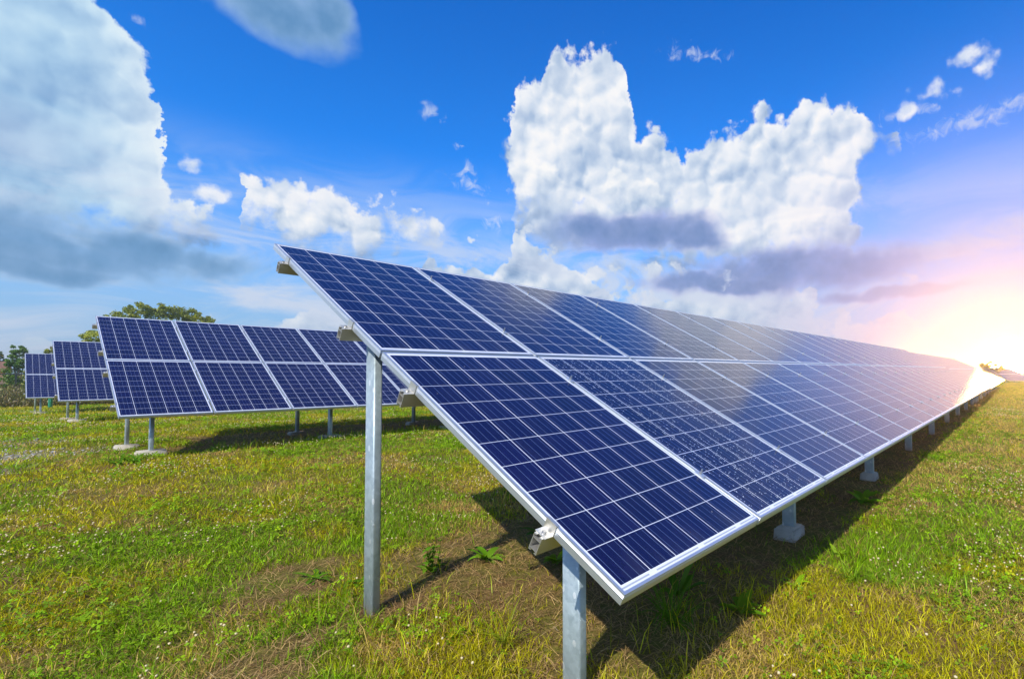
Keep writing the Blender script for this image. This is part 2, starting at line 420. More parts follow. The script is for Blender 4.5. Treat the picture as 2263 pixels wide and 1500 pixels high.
def mat_galvanised():
    m, n = material('galvanised_steel')
    tc = n.new('ShaderNodeTexCoord').outputs['Object']
    sp = n.sep(n.vor(tc, 60, out='Color'))[0]
    sp2 = n.sep(n.vor(tc, 22, out='Color'))[1]
    cl = n.noise(tc, 4.0, 5, .6)
    c = n.mix(n.m('ADD', n.m('MULTIPLY', sp, .4), n.m('MULTIPLY', sp2, .4)), (.33, .41, .45), (.53, .62, .66))
    c = n.mix(n.ss(cl, .40, .75), c, (.30, .37, .39))
    spots = n.m('MULTIPLY', n.m('LESS_THAN', n.vor(n.v('MULTIPLY', tc, (1, 1, .55)), 24), .22), n.ss(n.noise(tc, 9, 2), .45, .55))
    c = n.mix(n.m('MULTIPLY', spots, .6), c, (.74, .77, .77))
    z = n.sep(tc)[2]
    dirt = n.ss(n.m('ADD', z, n.m('MULTIPLY', n.noise(tc, 30, 3), .05)), .12, .03)
    c = n.mix(n.m('MULTIPLY', dirt, .55), c, (.32, .27, .20))
    p = principled(n, Base_Color=c, Metallic=n.m('SUBTRACT', .45, n.m('MULTIPLY', dirt, .4)), Roughness=n.m('ADD', .42, n.m('MULTIPLY', sp, .16)))
    n.put(p.inputs['Normal'], bump(n, n.m('ADD', cl, n.m('MULTIPLY', spots, .4)), .0015, .5))
    return m

def mat_concrete():
    m, n = material('concrete')
    tc = n.new('ShaderNodeTexCoord').outputs['Object']
    a = n.noise(tc, 14, 6, .65)
    c = n.mix(a, (.34, .31, .25), (.56, .52, .43))
    c = n.mix(n.m('LESS_THAN', n.vor(tc, 55), .16), c, (.26, .24, .20))
    p = principled(n, Base_Color=c, Roughness=.92)
    n.put(p.inputs['Normal'], bump(n, a, .01, .7))
    return m

def mat_plain(name, col, rough=.6, var=.25, scale=8, metal=0.0):
    m, n = material(name)
    tc = n.new('ShaderNodeTexCoord').outputs['Object']
    c = n.mix(n.noise(tc, scale, 4, .6), tuple(x * (1 - var) for x in col), tuple(min(1, x * (1 + var)) for x in col))
    principled(n, Base_Color=c, Roughness=rough, Metallic=metal)
    return m

def mat_leaf(name, trans=.4, gloss=.06):
    """thin plant tissue: the tint of each blade or leaf is stored with it"""
    m, n = material(name)
    at = n.new('ShaderNodeAttribute', attribute_name='tint').outputs['Color']
    d = n.new('ShaderNodeBsdfDiffuse'); t = n.new('ShaderNodeBsdfTranslucent'); g = n.new('ShaderNodeBsdfGlossy')
    n.put(d.inputs[0], at)
    n.put(t.inputs[0], n.mix(1.0, at, (1.25, 1.15, .55), 'MULTIPLY'))
    g.inputs['Roughness'].default_value = .45
    g.inputs['Color'].default_value = (.8, .85, .8, 1)
    a = n.new('ShaderNodeMixShader'); b = n.new('ShaderNodeMixShader')
    a.inputs[0].default_value = trans; b.inputs[0].default_value = gloss
    n.nt.links.new(d.outputs[0], a.inputs[1]); n.nt.links.new(t.outputs[0], a.inputs[2])
    n.nt.links.new(a.outputs[0], b.inputs[1]); n.nt.links.new(g.outputs[0], b.inputs[2])
    n.nt.links.new(b.outputs[0], n.out.inputs[0])
    return m

def mat_ground():
    m, n = material('field_soil')
    P = n.new('ShaderNodeNewGeometry').outputs['Position']
    x, y = n.sep(P)[:2]
    a = n.noise(P, .8, 8, .62); b = n.noise(P, 7, 6, .65); c = n.noise(P, 60, 4, .65)
    soil = n.mix(b, (.085, .042, .016), (.25, .145, .058))
    soil = n.mix(n.ss(c, .5, .75), soil, (.34, .22, .09))
    moss = n.mix(c, (.075, .078, .010), (.22, .205, .035))
    col = n.mix(n.ss(n.m('ADD', n.m('MULTIPLY', a, .6), n.m('MULTIPLY', b, .4)), .60, .42), soil, moss)
    # the sward as it reads further off, where single blades melt together
    r = n.v('DISTANCE', P, (-1.2, -.9, 0))
    far = n.mix(n.noise(P, .22, 7, .6), (.17, .21, .016), (.36, .34, .05))
    far = n.mix(n.ss(n.noise(P, .9, 6, .7), .55, .75), far, (.42, .35, .12))
    col = n.mix(n.ss(r, 9.0, 30.0), col, far)
    # a worn gravel track crossing the left of the field
    dx = n.m('DIVIDE', n.m('SUBTRACT', x, -2.6), 2.5); dy = n.m('DIVIDE', n.m('SUBTRACT', y, 10.2), 3.6)
    gm = n.m('SUBTRACT', 1.0, n.m('SQRT', n.m('ADD', n.m('MULTIPLY', dx, dx), n.m('MULTIPLY', dy, dy))))
    gm = n.ss(n.m('ADD', gm, n.m('MULTIPLY', n.m('SUBTRACT', n.noise(n.v('MULTIPLY', P, (.6, 1, 1)), 1.3, 6, .65), .5), 1.7)), .05, .3)
    st = n.vor(P, 45, out='Color')
    gc = n.mix(n.sep(st)[0], (.20, .18, .14), (.46, .42, .36))
    col = n.mix(n.m('MULTIPLY', gm, .6), col, gc)
    p = principled(n, Base_Color=col, Roughness=.95)
    p.inputs['Specular IOR Level'].default_value = .15
    n.put(p.inputs['Normal'], bump(n, n.m('ADD', b, n.m('MULTIPLY', c, .35)), .05, .8))
    return m

M_CELL = mat_cells()
M_FRAME = mat_aluminium('anodised_frame', (.70, .74, .79), .40, .85)
M_RAIL = mat_aluminium('mill_aluminium', (.70, .68, .63), .34, .8)
M_BOLT = mat_aluminium('stainless_bolt', (.62, .61, .58), .25, .95)
M_GALV = mat_galvanised()
M_CONC = mat_concrete()
M_LEAF = mat_leaf('leaf_tissue', .34, .015)
M_TREE = mat_leaf('tree_foliage', .30, .04)
M_DRY = mat_leaf('dry_straw', .15, .05)
M_PETAL = mat_plain('clover_petals', (.64, .53, .30), .9, .2, 60)
M_BARK = mat_plain('bark', (.10, .08, .055), .9, .35, 9)
M_GROUND = mat_ground()

# ------------------------------------------------------------------ terrain
def vnoise(x, y, s, seed=0):
    x = np.asarray(x, float) * s + seed * 17.31; y = np.asarray(y, float) * s + seed * 9.77
    xi = np.floor(x).astype(np.int64); yi = np.floor(y).astype(np.int64)
    fx = x - xi; fy = y - yi
    fx = fx * fx * (3 - 2 * fx); fy = fy * fy * (3 - 2 * fy)
    def h(a, b):
        k = (a * 374761393 + b * 668265263 + seed * 1442695) & 0x7fffffff
        k = ((k ^ (k >> 13)) * 1274126177) & 0x7fffffff
        return ((k ^ (k >> 16)) & 0xffff) / 65535.0
    return (h(xi, yi) * (1 - fx) + h(xi + 1, yi) * fx) * (1 - fy) + (h(xi, yi + 1) * (1 - fx) + h(xi + 1, yi + 1) * fx) * fy
def fbm(x, y, s, o=4, seed=0):
    t = 0; a = .5; w = 0
    for i in range(o):
        t = t + a * vnoise(x, y, s * 2 ** i, seed + i); w += a; a *= .55
    return t / w
def gz(x, y):
    x = np.asarray(x, float); y = np.asarray(y, float)
    base = np.interp(y, [-60, 3.5, 8.0, 17.5, 25, 31, 60], [0, 0, .135, .135, -.035, -.04, -.04])
    rise = .0083 * np.clip(x, 0, 45) * np.exp(-(np.maximum(y - 1, 0) / 7) ** 2)
    r = np.hypot(x + 1.2, y + .9)
    rough = (fbm(x, y, 1.1, 3, 3) - .5) * .07 + (fbm(x, y, 5, 2, 5) - .5) * .022
    roll = 1.55 * np.clip((r - 75) / 90, 0, 1.2) ** 2 * (3 - 2 * np.clip((r - 75) / 90, 0, 1)) / 1.0
    return base + rise * np.clip((150 - r) / 80, 0, 1) + rough * np.clip(1.3 - r / 40, 0, 1) + np.minimum(roll, 1.6)
def gzf(x, y): return float(gz(np.array([x]), np.array([y]))[0])

def build_ground():
    k = 420
    u = np.linspace(-1, 1, k)
    s = np.sinh(5.6 * u) / np.sinh(5.6) * 170
    X, Y = np.meshgrid(s + 1.0, s + 2.0)
    Z = gz(X, Y)
    V = np.stack([X, Y, Z], -1).reshape(-1, 3)
    i = np.arange(k * k).reshape(k, k)
    F = np.stack([i[:-1, :-1], i[:-1, 1:], i[1:, 1:], i[1:, :-1]], -1).reshape(-1, 4)
    me = big_mesh('ground', V, F.ravel(), np.arange(len(F)) * 4, np.full(len(F), 4), (M_GROUND,))
    me.polygons.foreach_set('use_smooth', np.ones(len(F), bool))
    tag(link('ground', me), kind='structure')
build_ground()

# ------------------------------------------------------------------ solar tables
PW, PL, GAP = .992, 1.65, .02
PITCH = PW + GAP
TILT = R(27.472)
CT, ST = math.cos(TILT), math.sin(TILT)
FT = .040
RAIL_T = (.343, 1.326, 2.023, 3.03)

def frame_mesh():
    pr = [(0, 0), (0, -.006), (.0014, -.0075), (0, -.009), (0, -.0125), (.0014, -.014), (0, -.0155), (0, -FT), (.028, -FT), (.028, -FT + .002), (.0025, -FT + .002), (.0025, -.0085), (.011, -.0085), (.011, 0)]
    v = []; f = []; k = len(pr)
    for cx, cy, sx, sy in ((0, 0, 1, 1), (PW, 0, -1, 1), (PW, PL, -1, -1), (0, PL, 1, -1)):
        v += [(cx + sx * d, cy + sy * d, z) for d, z in pr]
    for c in range(4):
        e = (c + 1) % 4
        for i in range(k):
            j = (i + 1) % k
            f.append((c * k + i, c * k + j, e * k + j, e * k + i))
    return mesh('panel_frame', v, f, (M_FRAME,))
def glass_mesh():
    b = MB().box(.0098, PW - .0098, .0098, PL - .0098, -.0072, -.0016)
    me = b.build('cell_glass', M_CELL)
    uv = me.uv_layers.new(name='UVMap')
    for l in me.loops:
        c = me.vertices[l.vertex_index].co
        uv.data[l.index].uv = (c.x, c.y)
    return me
ME_FRAME, ME_GLASS = frame_mesh(), glass_mesh()

def rail_mesh(n):
    b = MB(); x0, x1 = -.047, n * PITCH - GAP + .047
    z = -FT - .0012
    for a0, a1, t0, t1 in ((-.020, -.0172, -.065, 0), (.0172, .020, -.065, 0), (-.0172, .0172, -.0170, -.0142), (-.0172, .0172, -.0565, -.0537),
                           (-.0172, -.008, -.0028, 0), (.008, .0172, -.0028, 0), (-.0172, -.0095, -.065, -.0622), (.0095, .0172, -.065, -.0622)):
        b.box(x0, x1, a0, a1, z + t0, z + t1)
    return b.build('mounting_rail', M_RAIL)
def clamp_mesh(end):
    b = MB(); z = -FT - .0008
    if end:
        b.box(-.040, -.0042, -.026, .026, z, z + .004)
        b.box(-.0042, -.0008, -.026, .026, z, .0042)
        b.box(-.0008, .0095, -.026, .026, .0010, .0042)
        b.cyl(-.022, 0, .0105, z + .004, z + .0055, 12).cyl(-.022, 0, .0075, z + .0055, z + .013, 6)
        return mesh('end_clamp', b.v, b.f, (M_RAIL, M_BOLT), [0] * 18 + [1] * (len(b.f) - 18))
    b.box(-.019, .019, -.026, .026, .0010, .0042)
    b.box(-.0085, .0085, -.026, .026, -.024, .0010)
    b.cyl(0, 0, .0085, .0042, .0125, 6).cyl(0, 0, .0042, .0125, .031, 8)
    return mesh('mid_clamp', b.v, b.f, (M_FRAME, M_BOLT), [0] * 12 + [1] * (len(b.f) - 12))
ME_END, ME_MID = clamp_mesh(True), clamp_mesh(False)

def post_mesh(h, deep=.35):
    """rounded rectangular hollow section"""
    w, d, r = .0235, .0485, .010
    pts = []
    for cx, cy, a0 in ((w - r, d - r, 0), (-w + r, d - r, 90), (-w + r, -d + r, 180), (w - r, -d + r, 270)):
        for q in range(5):
            a = R(a0 + q * 22.5); pts.append((cx + r * math.cos(a), cy + r * math.sin(a)))
    b = MB().prism(pts, -deep, h)
    me = b.build('post', M_GALV)
    k = len(pts)
    me.polygons.foreach_set('use_smooth', [True] * k + [False] * 2)
    return me
def footing_mesh(w, d, h, seed):
    bm = bmesh.new()
    bmesh.ops.create_cube(bm, size=1)
    rr = random.Random(seed)
    for v in bm.verts:
        t = .80 if v.co.z > 0 else 1.0
        v.co = Vector((v.co.x * w * (t + rr.uniform(-.05, .05)), v.co.y * d * (t + rr.uniform(-.05, .05)), h + rr.uniform(-.008, .008) if v.co.z > 0 else -.2))
    bmesh.ops.bevel(bm, geom=list(bm.edges), offset=.012, segments=2, affect='EDGES')
    bmesh.ops.subdivide_edges(bm, edges=list(bm.edges), cuts=1, use_grid_fill=True)
    for v in bm.verts:
        v.co += Vector((rr.uniform(-1, 1), rr.uniform(-1, 1), rr.uniform(-1, 1))) * .004
    me = bpy.data.meshes.new('concrete_footing')
    bm.to_mesh(me); bm.free()
    me.materials.append(M_CONC)
    me.polygons.foreach_set('use_smooth', np.ones(len(me.polygons), bool))
    return me

def droplet_mesh():
    """dew beads caught in lines along the busbars of one panel"""
    r = np.random.default_rng(3)
    v = []; f = []; mi = 0
    def bead(x, y, rad, hgt, st=1.0):
        b = len(v); k = 6
        for ring, (q, z) in enumerate(((1, 0), (.72, .7))):
            for i in range(k):
                a = 6.2832 * i / k
                v.append((x + rad * q * math.cos(a), y + rad * st * q * math.sin(a), -.0016 + hgt * z))
        v.append((x, y, -.0016 + hgt))
        for i in range(k):
            j = (i + 1) % k
            f.append((b + i, b + j, b + k + j, b + k + i)); f.append((b + k + i, b + k + j, b + 2 * k))
    lines = [.019 + .159 * (c + (q + .5) / 4) for c in range(6) for q in range(4)] + [.019 + .159 * c for c in range(1, 6)]
    for lx in lines:
        y = .03
        while y < PL - .03:
            y += r.exponential(.030)
            if fbm(lx * 6, y * 2.5, 1.0, 2, 4) > .36:
                bead(lx + r.normal(0, .0022), y, r.uniform(.0008, .0019), .0010, r.uniform(1.0, 2.4))
    for _ in range(500):
        bead(r.uniform(.02, PW - .02), r.uniform(.02, PL - .02), r.uniform(.0009, .0022), .0012)
    m, n = material('dew_beads')
    principled(n, Base_Color=(.62, .67, .74), Roughness=.15)
    return mesh('water_droplets', v, f, (m,), smooth=True)

def solar_table(n, origin, yaw, slope, posts, label, drops=None, foot=.37, ground_h=None, group='rows of solar panels in the field', y_rear=1.75, rear_dx=-.10, hide_first_foot=0):
    gzv = gzf(origin[0], origin[1]) if ground_h is None else ground_h
    t = link('solar_table', None, None, (origin[0], origin[1], gzv), (0, -R(slope), R(yaw)))
    t.empty_display_size = .3
    tag(t, label, 'solar panels', group)
    H = origin[2] - gzv
    def onplane(s, tt, perp=0.0): return (s, tt * CT - perp * ST, H + tt * ST + perp * CT)
    for r_ in range(2):
        for c in range(n):
            p = link('solar_panel', ME_FRAME, t, onplane(c * PITCH, r_ * (PL + GAP)), (TILT, 0, 0))
            link('cell_glass', ME_GLASS, p)
            if drops == (c, r_):
                tag(p, 'panel beaded with rows of water droplets')
                tag(link('water_droplets', droplet_mesh(), p), kind='stuff')
    me = rail_mesh(n)
    for rt in RAIL_T:
        rl = link('mounting_rail', me, t, onplane(0, rt), (TILT, 0, 0))
        link('end_clamp', ME_END, rl)
        link('end_clamp', ME_END, rl, (n * PITCH - GAP, 0, 0), (0, 0, R(180)))
        for c in range(1, n):
            link('mid_clamp', ME_MID, rl, (c * PITCH - GAP / 2, 0, 0))
    # posts in pairs, each pair tied by a sloping rafter under the rails
    perp = -FT - .068
    for i, sx in enumerate(posts):
        for rear in (False, True):
            px, py = (sx + rear_dx, y_rear) if rear else (sx, .5)
            wx = origin[0] + px * math.cos(R(yaw)) - py * math.sin(R(yaw)); wy = origin[1] + px * math.sin(R(yaw)) + py * math.cos(R(yaw))
            g = gzf(wx, wy) - gzv - px * math.sin(R(slope))
            top = H + py * math.tan(TILT) + perp / CT - .005
            po = link('post', post_mesh(top - g), t, (px, py, g))
            if foot and not (i == 0 and hide_first_foot) and not (hide_first_foot and i > 2):
                link('concrete_footing', footing_mesh(foot * (.9 if rear else 1.1), foot * .7, (.085 if foot < .32 else .06), i * 2 + rear), po, (.0, 0, 0))
        b = MB().box(-.03, .03, .50, 2.10, perp - .05, perp)
        link('rafter', b.build('rafter', M_GALV), t, (sx + rear_dx * .5, 0, H), (TILT, 0, 0))
    return t

solar_table(23, (0, 0, .62), 0, .478, [.315, 2.74, 5.4, 8.05, 10.7, 13.35, 16.0, 18.65, 21.3, 22.9],
            'nearest long table of dark blue solar panels, on two tall posts with one droplet-covered panel', drops=(1, 0), y_rear=1.80, rear_dx=-.19, hide_first_foot=True, foot=.27)
solar_table(20, (23.38, 0, .62 + 23.38 * math.sin(R(.478)) - .06), 0, .478, [.4 + 2.65 * i for i in range(8)],
            'far table continuing the nearest row beyond its end, in the glare', foot=0)
solar_table(13, (-.084, 8.199, .732), -.669, 0, [.40 + 2.38 * i for i in range(6)],
            'second solar table back, its near end on two footed posts before the big tree')
solar_table(7, (-.069, 16.552, .670), -.669, 0, [.35 + 2.38 * i for i in range(3)],
            'third solar table back, between the second table and the smallest one', rear_dx=-.08)
solar_table(5, (-.2745, 24.338, .528), -.669, 0, [.35 + 2.38 * i for i in range(2)],
            'farthest and smallest solar table on the left beside the tall brown weeds', rear_dx=-.08)
solar_table(7, (72, .15, .62), -21, 0, [.4 + 2.6 * i for i in range(3)],
            'small solar table at the right edge of the field next to the low glare', foot=0)

# ------------------------------------------------------------------ ground cover
def frustum_points(rmin, rmax, dens0, r0, power, seed, a0=-14, a1=104):
    """scatter round the viewpoint, thinner with distance"""
    g = np.random.default_rng(seed)
    q = 4000
    r = np.linspace(rmin, rmax, q)
    den = dens0 * np.minimum(1, (r0 / r)) ** power * r * R(a1 - a0)
    cum = np.concatenate([[0], np.cumsum((den[1:] + den[:-1]) / 2 * np.diff(r))])
    tot = int(cum[-1])
    rr = np.interp(g.random(tot) * cum[-1], cum, r)
    az = R(a0) + g.random(tot) * R(a1 - a0)
    return CAM.x + rr * np.sin(az), CAM.y + rr * np.cos(az), rr, g

BARE = [(.05, 2.72, .50, .22), (-.08, 2.42, .42, .20), (1.05, 1.62, .55, .30), (.95, .55, .75, .42), (.85, 8.95, 1.0, .35), (2.0, 9.4, 1.4, .35), (.25, 1.80, .25, .25), (3.0, .45, .6, .35), (-.55, 1.55, .45, .14), (-.35, 1.75, .4, .12)]
def fields(x, y):
    bare = np.zeros_like(x)
    for bx, by, ra, rb in BARE:
        bare = np.maximum(bare, 1.15 - np.hypot((x - bx) / ra, (y - by) / rb))
    bare = bare * 1.5 + (fbm(x, y, 3.0, 4, 11) - .5) * 1.1
    for x0, x1, y0, y1 in ((.25, 45, .08, 2.7), (.8, 14, 8.8, 10.9), (.8, 8, 17.2, 19)):
        under = np.minimum(np.minimum(x - x0, x1 - x), np.minimum(y - y0, y1 - y))
        bare = np.maximum(bare, np.clip(under * 3.2, -1, 1.0) + (fbm(x, y, 4, 3, 13) - .5) * .9)
    track = 1 - np.hypot((x + 2.6) / 2.5, (y - 10.2) / 3.6) + (fbm(x * .6, y, 1.0, 4, 17) - .5) * 1.9
    lush = fbm(x, y, .9, 4, 21)
    dry_glow = fbm(x, y, 1.5, 4, 31) + .30 * np.clip((x - 2.5) / 4, 0, 1) * (y < .6)  # noise dryness, plus extra straw colour on the right imitating the warm glow
    return np.clip(bare, 0, 1), np.clip(track * 1.6, 0, 1), lush, dry_glow

def grass_tint(g, lush, dry_glow, n):
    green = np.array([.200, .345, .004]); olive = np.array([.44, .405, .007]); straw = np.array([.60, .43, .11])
    w = np.clip((lush - .42) / .18, 0, 1)[:, None]
    c = olive * (1 - w) + green * w
    c = c * np.exp(g.normal(0, .34, (n, 1))) + g.normal(0, .012, (n, 3)) * np.array([1, 1, .3])
    pd = np.clip((dry_glow - .52) * 3.4, .05, .8)
    isdry_glow = (g.random(n) < pd)[:, None]
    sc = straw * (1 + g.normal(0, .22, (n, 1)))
    return np.clip(np.where(isdry_glow, sc, c), .004, .8), isdry_glow[:, 0]

def blades(x, y, h, w, g, tint, lean=(.15, .9), zoff=0.0):
    """five-vertex bent blades"""
    n = len(x)
    a = g.random(n) * 6.2832
    ld = g.random(n) * 6.2832
    la = g.uniform(*lean, n)
    z = gz(x, y) - .006 + zoff
    dx, dy = np.cos(a) * w / 2, np.sin(a) * w / 2
    lx, ly = np.cos(ld) * np.sin(la), np.sin(ld) * np.sin(la)
    lz = np.cos(la)
    V = np.empty((n, 5, 3))
    V[:, 0] = np.stack([x - dx, y - dy, z], 1); V[:, 1] = np.stack([x + dx, y + dy, z], 1)
    mx, my, mz = x + lx * h * .45, y + ly * h * .45, z + h * (.45 + .12 * lz) * np.clip(lz + .15, .2, 1)
    V[:, 2] = np.stack([mx + dx * .8, my + dy * .8, mz], 1); V[:, 3] = np.stack([mx - dx * .8, my - dy * .8, mz], 1)
    V[:, 4] = np.stack([x + lx * h * 1.15, y + ly * h * 1.15, z + h * lz], 1)
    b = (np.arange(n) * 5)[:, None]
    L = np.concatenate([b + 0, b + 1, b + 2, b + 3, b + 3, b + 2, b + 4], 1)
    st = np.stack([np.arange(n) * 7, np.arange(n) * 7 + 4], 1).ravel()
    tt = np.tile([4, 3], n)
    return V.reshape(-1, 3), L.ravel(), st, tt, np.repeat(tint, 5, 0)

def join(parts):
    V = []; L = []; S = []; T = []; C = []; MI = []
    nv = nl = 0
    for k, (v, l, s, t, c) in enumerate(parts):
        V.append(v); L.append(l + nv); S.append(s + nl); T.append(t); C.append(c); MI.append(np.full(len(s), 0))
        nv += len(v); nl += len(l)
    return [np.concatenate(q) for q in (V, L, S, T, C)]

def build_grass():
    parts = []
    # mown sward
    x, y, r, g = frustum_points(1.3, 75, 11500, 2.4, 1.5, 41)
    bare, track, lush, dry_glow = fields(x, y)
    keep = g.random(len(x)) > np.clip(bare * 1.05 + track * .80, 0, .985)
    x, y, r, lush, dry_glow = x[keep], y[keep], r[keep], lush[keep], dry_glow[keep]
    n = len(x)
    tint, isdry_glow = grass_tint(g, lush, dry_glow, n)
    h = (.030 + .050 * g.random(n) ** 1.5 + .05 * np.clip(lush - .5, 0, 1)) * (1 + .12 * np.clip(r - 6, 0, 20) / 20)
    h = np.where(isdry_glow, h * .8, h)
    w = (.0030 + .0022 * g.random(n)) * np.maximum(1, r / 3.2) ** .72
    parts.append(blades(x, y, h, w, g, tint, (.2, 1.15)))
    # longer fringe left by the mower in front of and under the tables, and loose tufts
    x, y, r, g = frustum_points(1.3, 30, 2600, 2.6, 1.2, 42)
    tuft = fbm(x, y, 2.2, 3, 51)
    fr = np.exp(-((y - 8.55) / .22) ** 2) * ((x > 1.0) & (x < 14)) + np.exp(-((y - 16.9) / .35) ** 2) * (x > .3) + .5 * np.exp(-((y - 25.0) / 1.0) ** 2)
    near_post = np.exp(-(((x - .15) / .35) ** 2 + ((y - 1.8) / .3) ** 2)) + np.exp(-(((x - .55) / .35) ** 2 + ((y - 2.15) / .2) ** 2))
    pr = np.clip((tuft - .66) * 3.5, 0, .6) + fr * .9 + near_post * .6
    bare, track, lush, dry_glow = fields(x, y)
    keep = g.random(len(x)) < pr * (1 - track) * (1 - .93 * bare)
    x, y, r, lush, dry_glow = x[keep], y[keep], r[keep], lush[keep] + .12, dry_glow[keep] - .12
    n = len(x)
    tint, isdry_glow = grass_tint(g, lush, dry_glow, n)
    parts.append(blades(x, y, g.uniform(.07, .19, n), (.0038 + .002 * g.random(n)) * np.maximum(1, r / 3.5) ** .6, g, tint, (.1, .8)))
    V, L, S, T, C = join(parts)
    tag(link('grass', big_mesh('grass', V, L, S, T, (M_LEAF,), None, C)), 'short mown yellow-green grass over the whole field', 'grass', kind='stuff')
    # dead stalks and thatch lying on the soil
    parts = []
    x, y, r, g = frustum_points(1.3, 32, 4200, 2.6, 1.35, 43)
    bare, track, lush, dry_glow = fields(x, y)
    keep = g.random(len(x)) < np.clip(.10 + bare * .9 + (dry_glow - .5) * 1.3, .05, 1) * (1 - track * .8)
    x, y, r = x[keep], y[keep], r[keep]
    n = len(x)
    c = np.array([.44, .285, .105]) * (1 + g.normal(0, .3, (n, 1)))
    dk = g.random(n) < .35
    c[dk] = np.array([.19, .105, .04]) * (1 + g.normal(0, .2, (dk.sum(), 1)))
    parts.append(blades(x, y, g.uniform(.04, .13, n), (.0022 + .0014 * g.random(n)) * np.maximum(1, r / 3.2) ** .7, g, np.clip(c, .01, .8), (1.15, 1.5), .012))
    V, L, S, T, C = join(parts)
    tag(link('dead_straw', big_mesh('dead_straw', V, L, S, T, (M_DRY,), None, C)), 'brown dead straw lying on bare soil patches and under the tables', 'straw', kind='stuff')

def build_clover():
    x, y, r, g = frustum_points(1.3, 22, 2600, 2.4, 1.6, 44)
    bare, track, lush, dry_glow = fields(x, y)
    pt = fbm(x, y, 1.3, 4, 61)
    keep = g.random(len(x)) < np.clip((pt - .40) * 3.2, .05, 1) * (1 - np.clip(bare * 1.1, 0, 1)) * (1 - track)
    x, y, r = x[keep], y[keep], r[keep]
    n = len(x)
    z = gz(x, y) + g.uniform(.012, .052, n)
    s = g.uniform(.007, .0135, n) * np.maximum(1, r / 3.5) ** .6
    a0 = g.random(n) * 6.2832
    tx, ty = g.normal(0, .35, n), g.normal(0, .35, n)
    V = np.empty((n, 3, 4, 3))
    for k in range(3):
        a = a0 + k * 2.0944
        c, si = np.cos(a), np.sin(a)
        for q, (u, v) in enumerate(((.12, 0), (1.0, .62), (1.75, 0), (1.0, -.62))):
            px, py = (u * c - v * si) * s, (u * si + v * c) * s
            lift = .25 * s * (1 if abs(v) > 0 else 0)
            V[:, k, q] = np.stack([x + px, y + py, z + px * tx + py * ty + lift], 1)
    C = np.array([.19, .34, .005]) * np.exp(g.normal(0, .30, (n, 1))) + np.array([.06, .03, 0]) * g.random((n, 1)) ** 2
    C = np.repeat(np.clip(C, .01, .6), 12, 0)
    nf = n * 3
    # flower heads: small cream globes
    fx, fy, fr_, g = frustum_points(1.6, 28, 260, 3.2, .75, 45)
    pf = fbm(fx, fy, .75, 4, 71)
    b2, t2, l2, d2 = fields(fx, fy)
    keep = (g.random(len(fx)) < np.clip((pf - .50) * 4.5, .02, 1)) & (b2 < .2) & (t2 < .3) & ((fx < -.35) | (fy > 2.6) | (fy < -.1) | (g.random(len(fx)) < .12))
    fx, fy, fr_ = fx[keep], fy[keep], fr_[keep]
    m = len(fx)
    bm = bmesh.new(); bmesh.ops.create_icosphere(bm, subdivisions=1, radius=1)
    iv = np.array([v.co[:] for v in bm.verts]); it = np.array([[v.index for v in f.verts] for f in bm.faces]); bm.free()
    sz = g.uniform(.0042, .0078, m) * np.maximum(1, fr_ / 5) ** .35
    jit = 1 + g.normal(0, .10, (m, len(iv), 1))
    FV = iv[None] * jit * sz[:, None, None] * np.array([1, 1, .85]) + np.stack([fx, fy, gz(fx, fy) + g.uniform(.045, .085, m)], 1)[:, None]
    FV = FV.reshape(-1, 3)
    nv = n * 12
    L = np.concatenate([np.arange(nv), ((np.arange(m) * len(iv))[:, None, None] + it[None] + nv).ravel()])
    nt_ = m * len(it)
    S = np.concatenate([np.arange(nf) * 4, nf * 4 + np.arange(nt_) * 3])
    T = np.concatenate([np.full(nf, 4), np.full(nt_, 3)])
    MI = np.concatenate([np.zeros(nf), np.ones(nt_)])
    VV = np.concatenate([V.reshape(-1, 3), FV]); CC = np.concatenate([C, np.full((len(FV), 3), .6)])
    tag(link('clover', big_mesh('clover', VV, L, S, T, (M_LEAF, M_PETAL), MI, CC)), 'white clover with cream flower heads spread through the grass', 'clover', kind='stuff')
    print('clover flowers', m, 'leaves', n)

def build_gravel():
    g = np.random.default_rng(46)
    n = 9000
    x = g.uniform(-5.2, .2, n); y = g.uniform(6.2, 14, n)
    _, tr, _, _ = fields(x, y)
    k = g.random(n) < tr * .55
    x, y = x[k], y[k]; n = len(x)
    bm = bmesh.new(); bmesh.ops.create_icosphere(bm, subdivisions=1, radius=1)
    iv = np.array([v.co[:] for v in bm.verts]); it = np.array([[v.index for v in f.verts] for f in bm.faces]); bm.free()
    s = g.uniform(.008, .028, n)
    V = iv[None] * (1 + g.normal(0, .22, (n, len(iv), 1))) * (s[:, None] * g.uniform(.6, 1.2, (n, 3)) * np.array([1, 1, .55]))[:, None] + np.stack([x, y, gz(x, y) + s * .2], 1)[:, None]
    C = np.repeat(np.clip(.36 + g.normal(0, .10, (n, 1)), .1, .7) * np.array([1, .97, .92]), len(iv), 0)
    L = ((np.arange(n) * len(iv))[:, None, None] + it[None]).ravel()
    T = np.full(n * len(it), 3)
    m, nn = material('gravel_stone')
    principled(nn, Base_Color=nn.new('ShaderNodeAttribute', attribute_name='tint').outputs['Color'], Roughness=.9)
    tag(link('gravel', big_mesh('gravel', V.reshape(-1, 3), L, np.arange(len(T)) * 3, T, (m,), None, C)), 'worn patch of grey gravel in the grass at the left', 'gravel', kind='stuff')

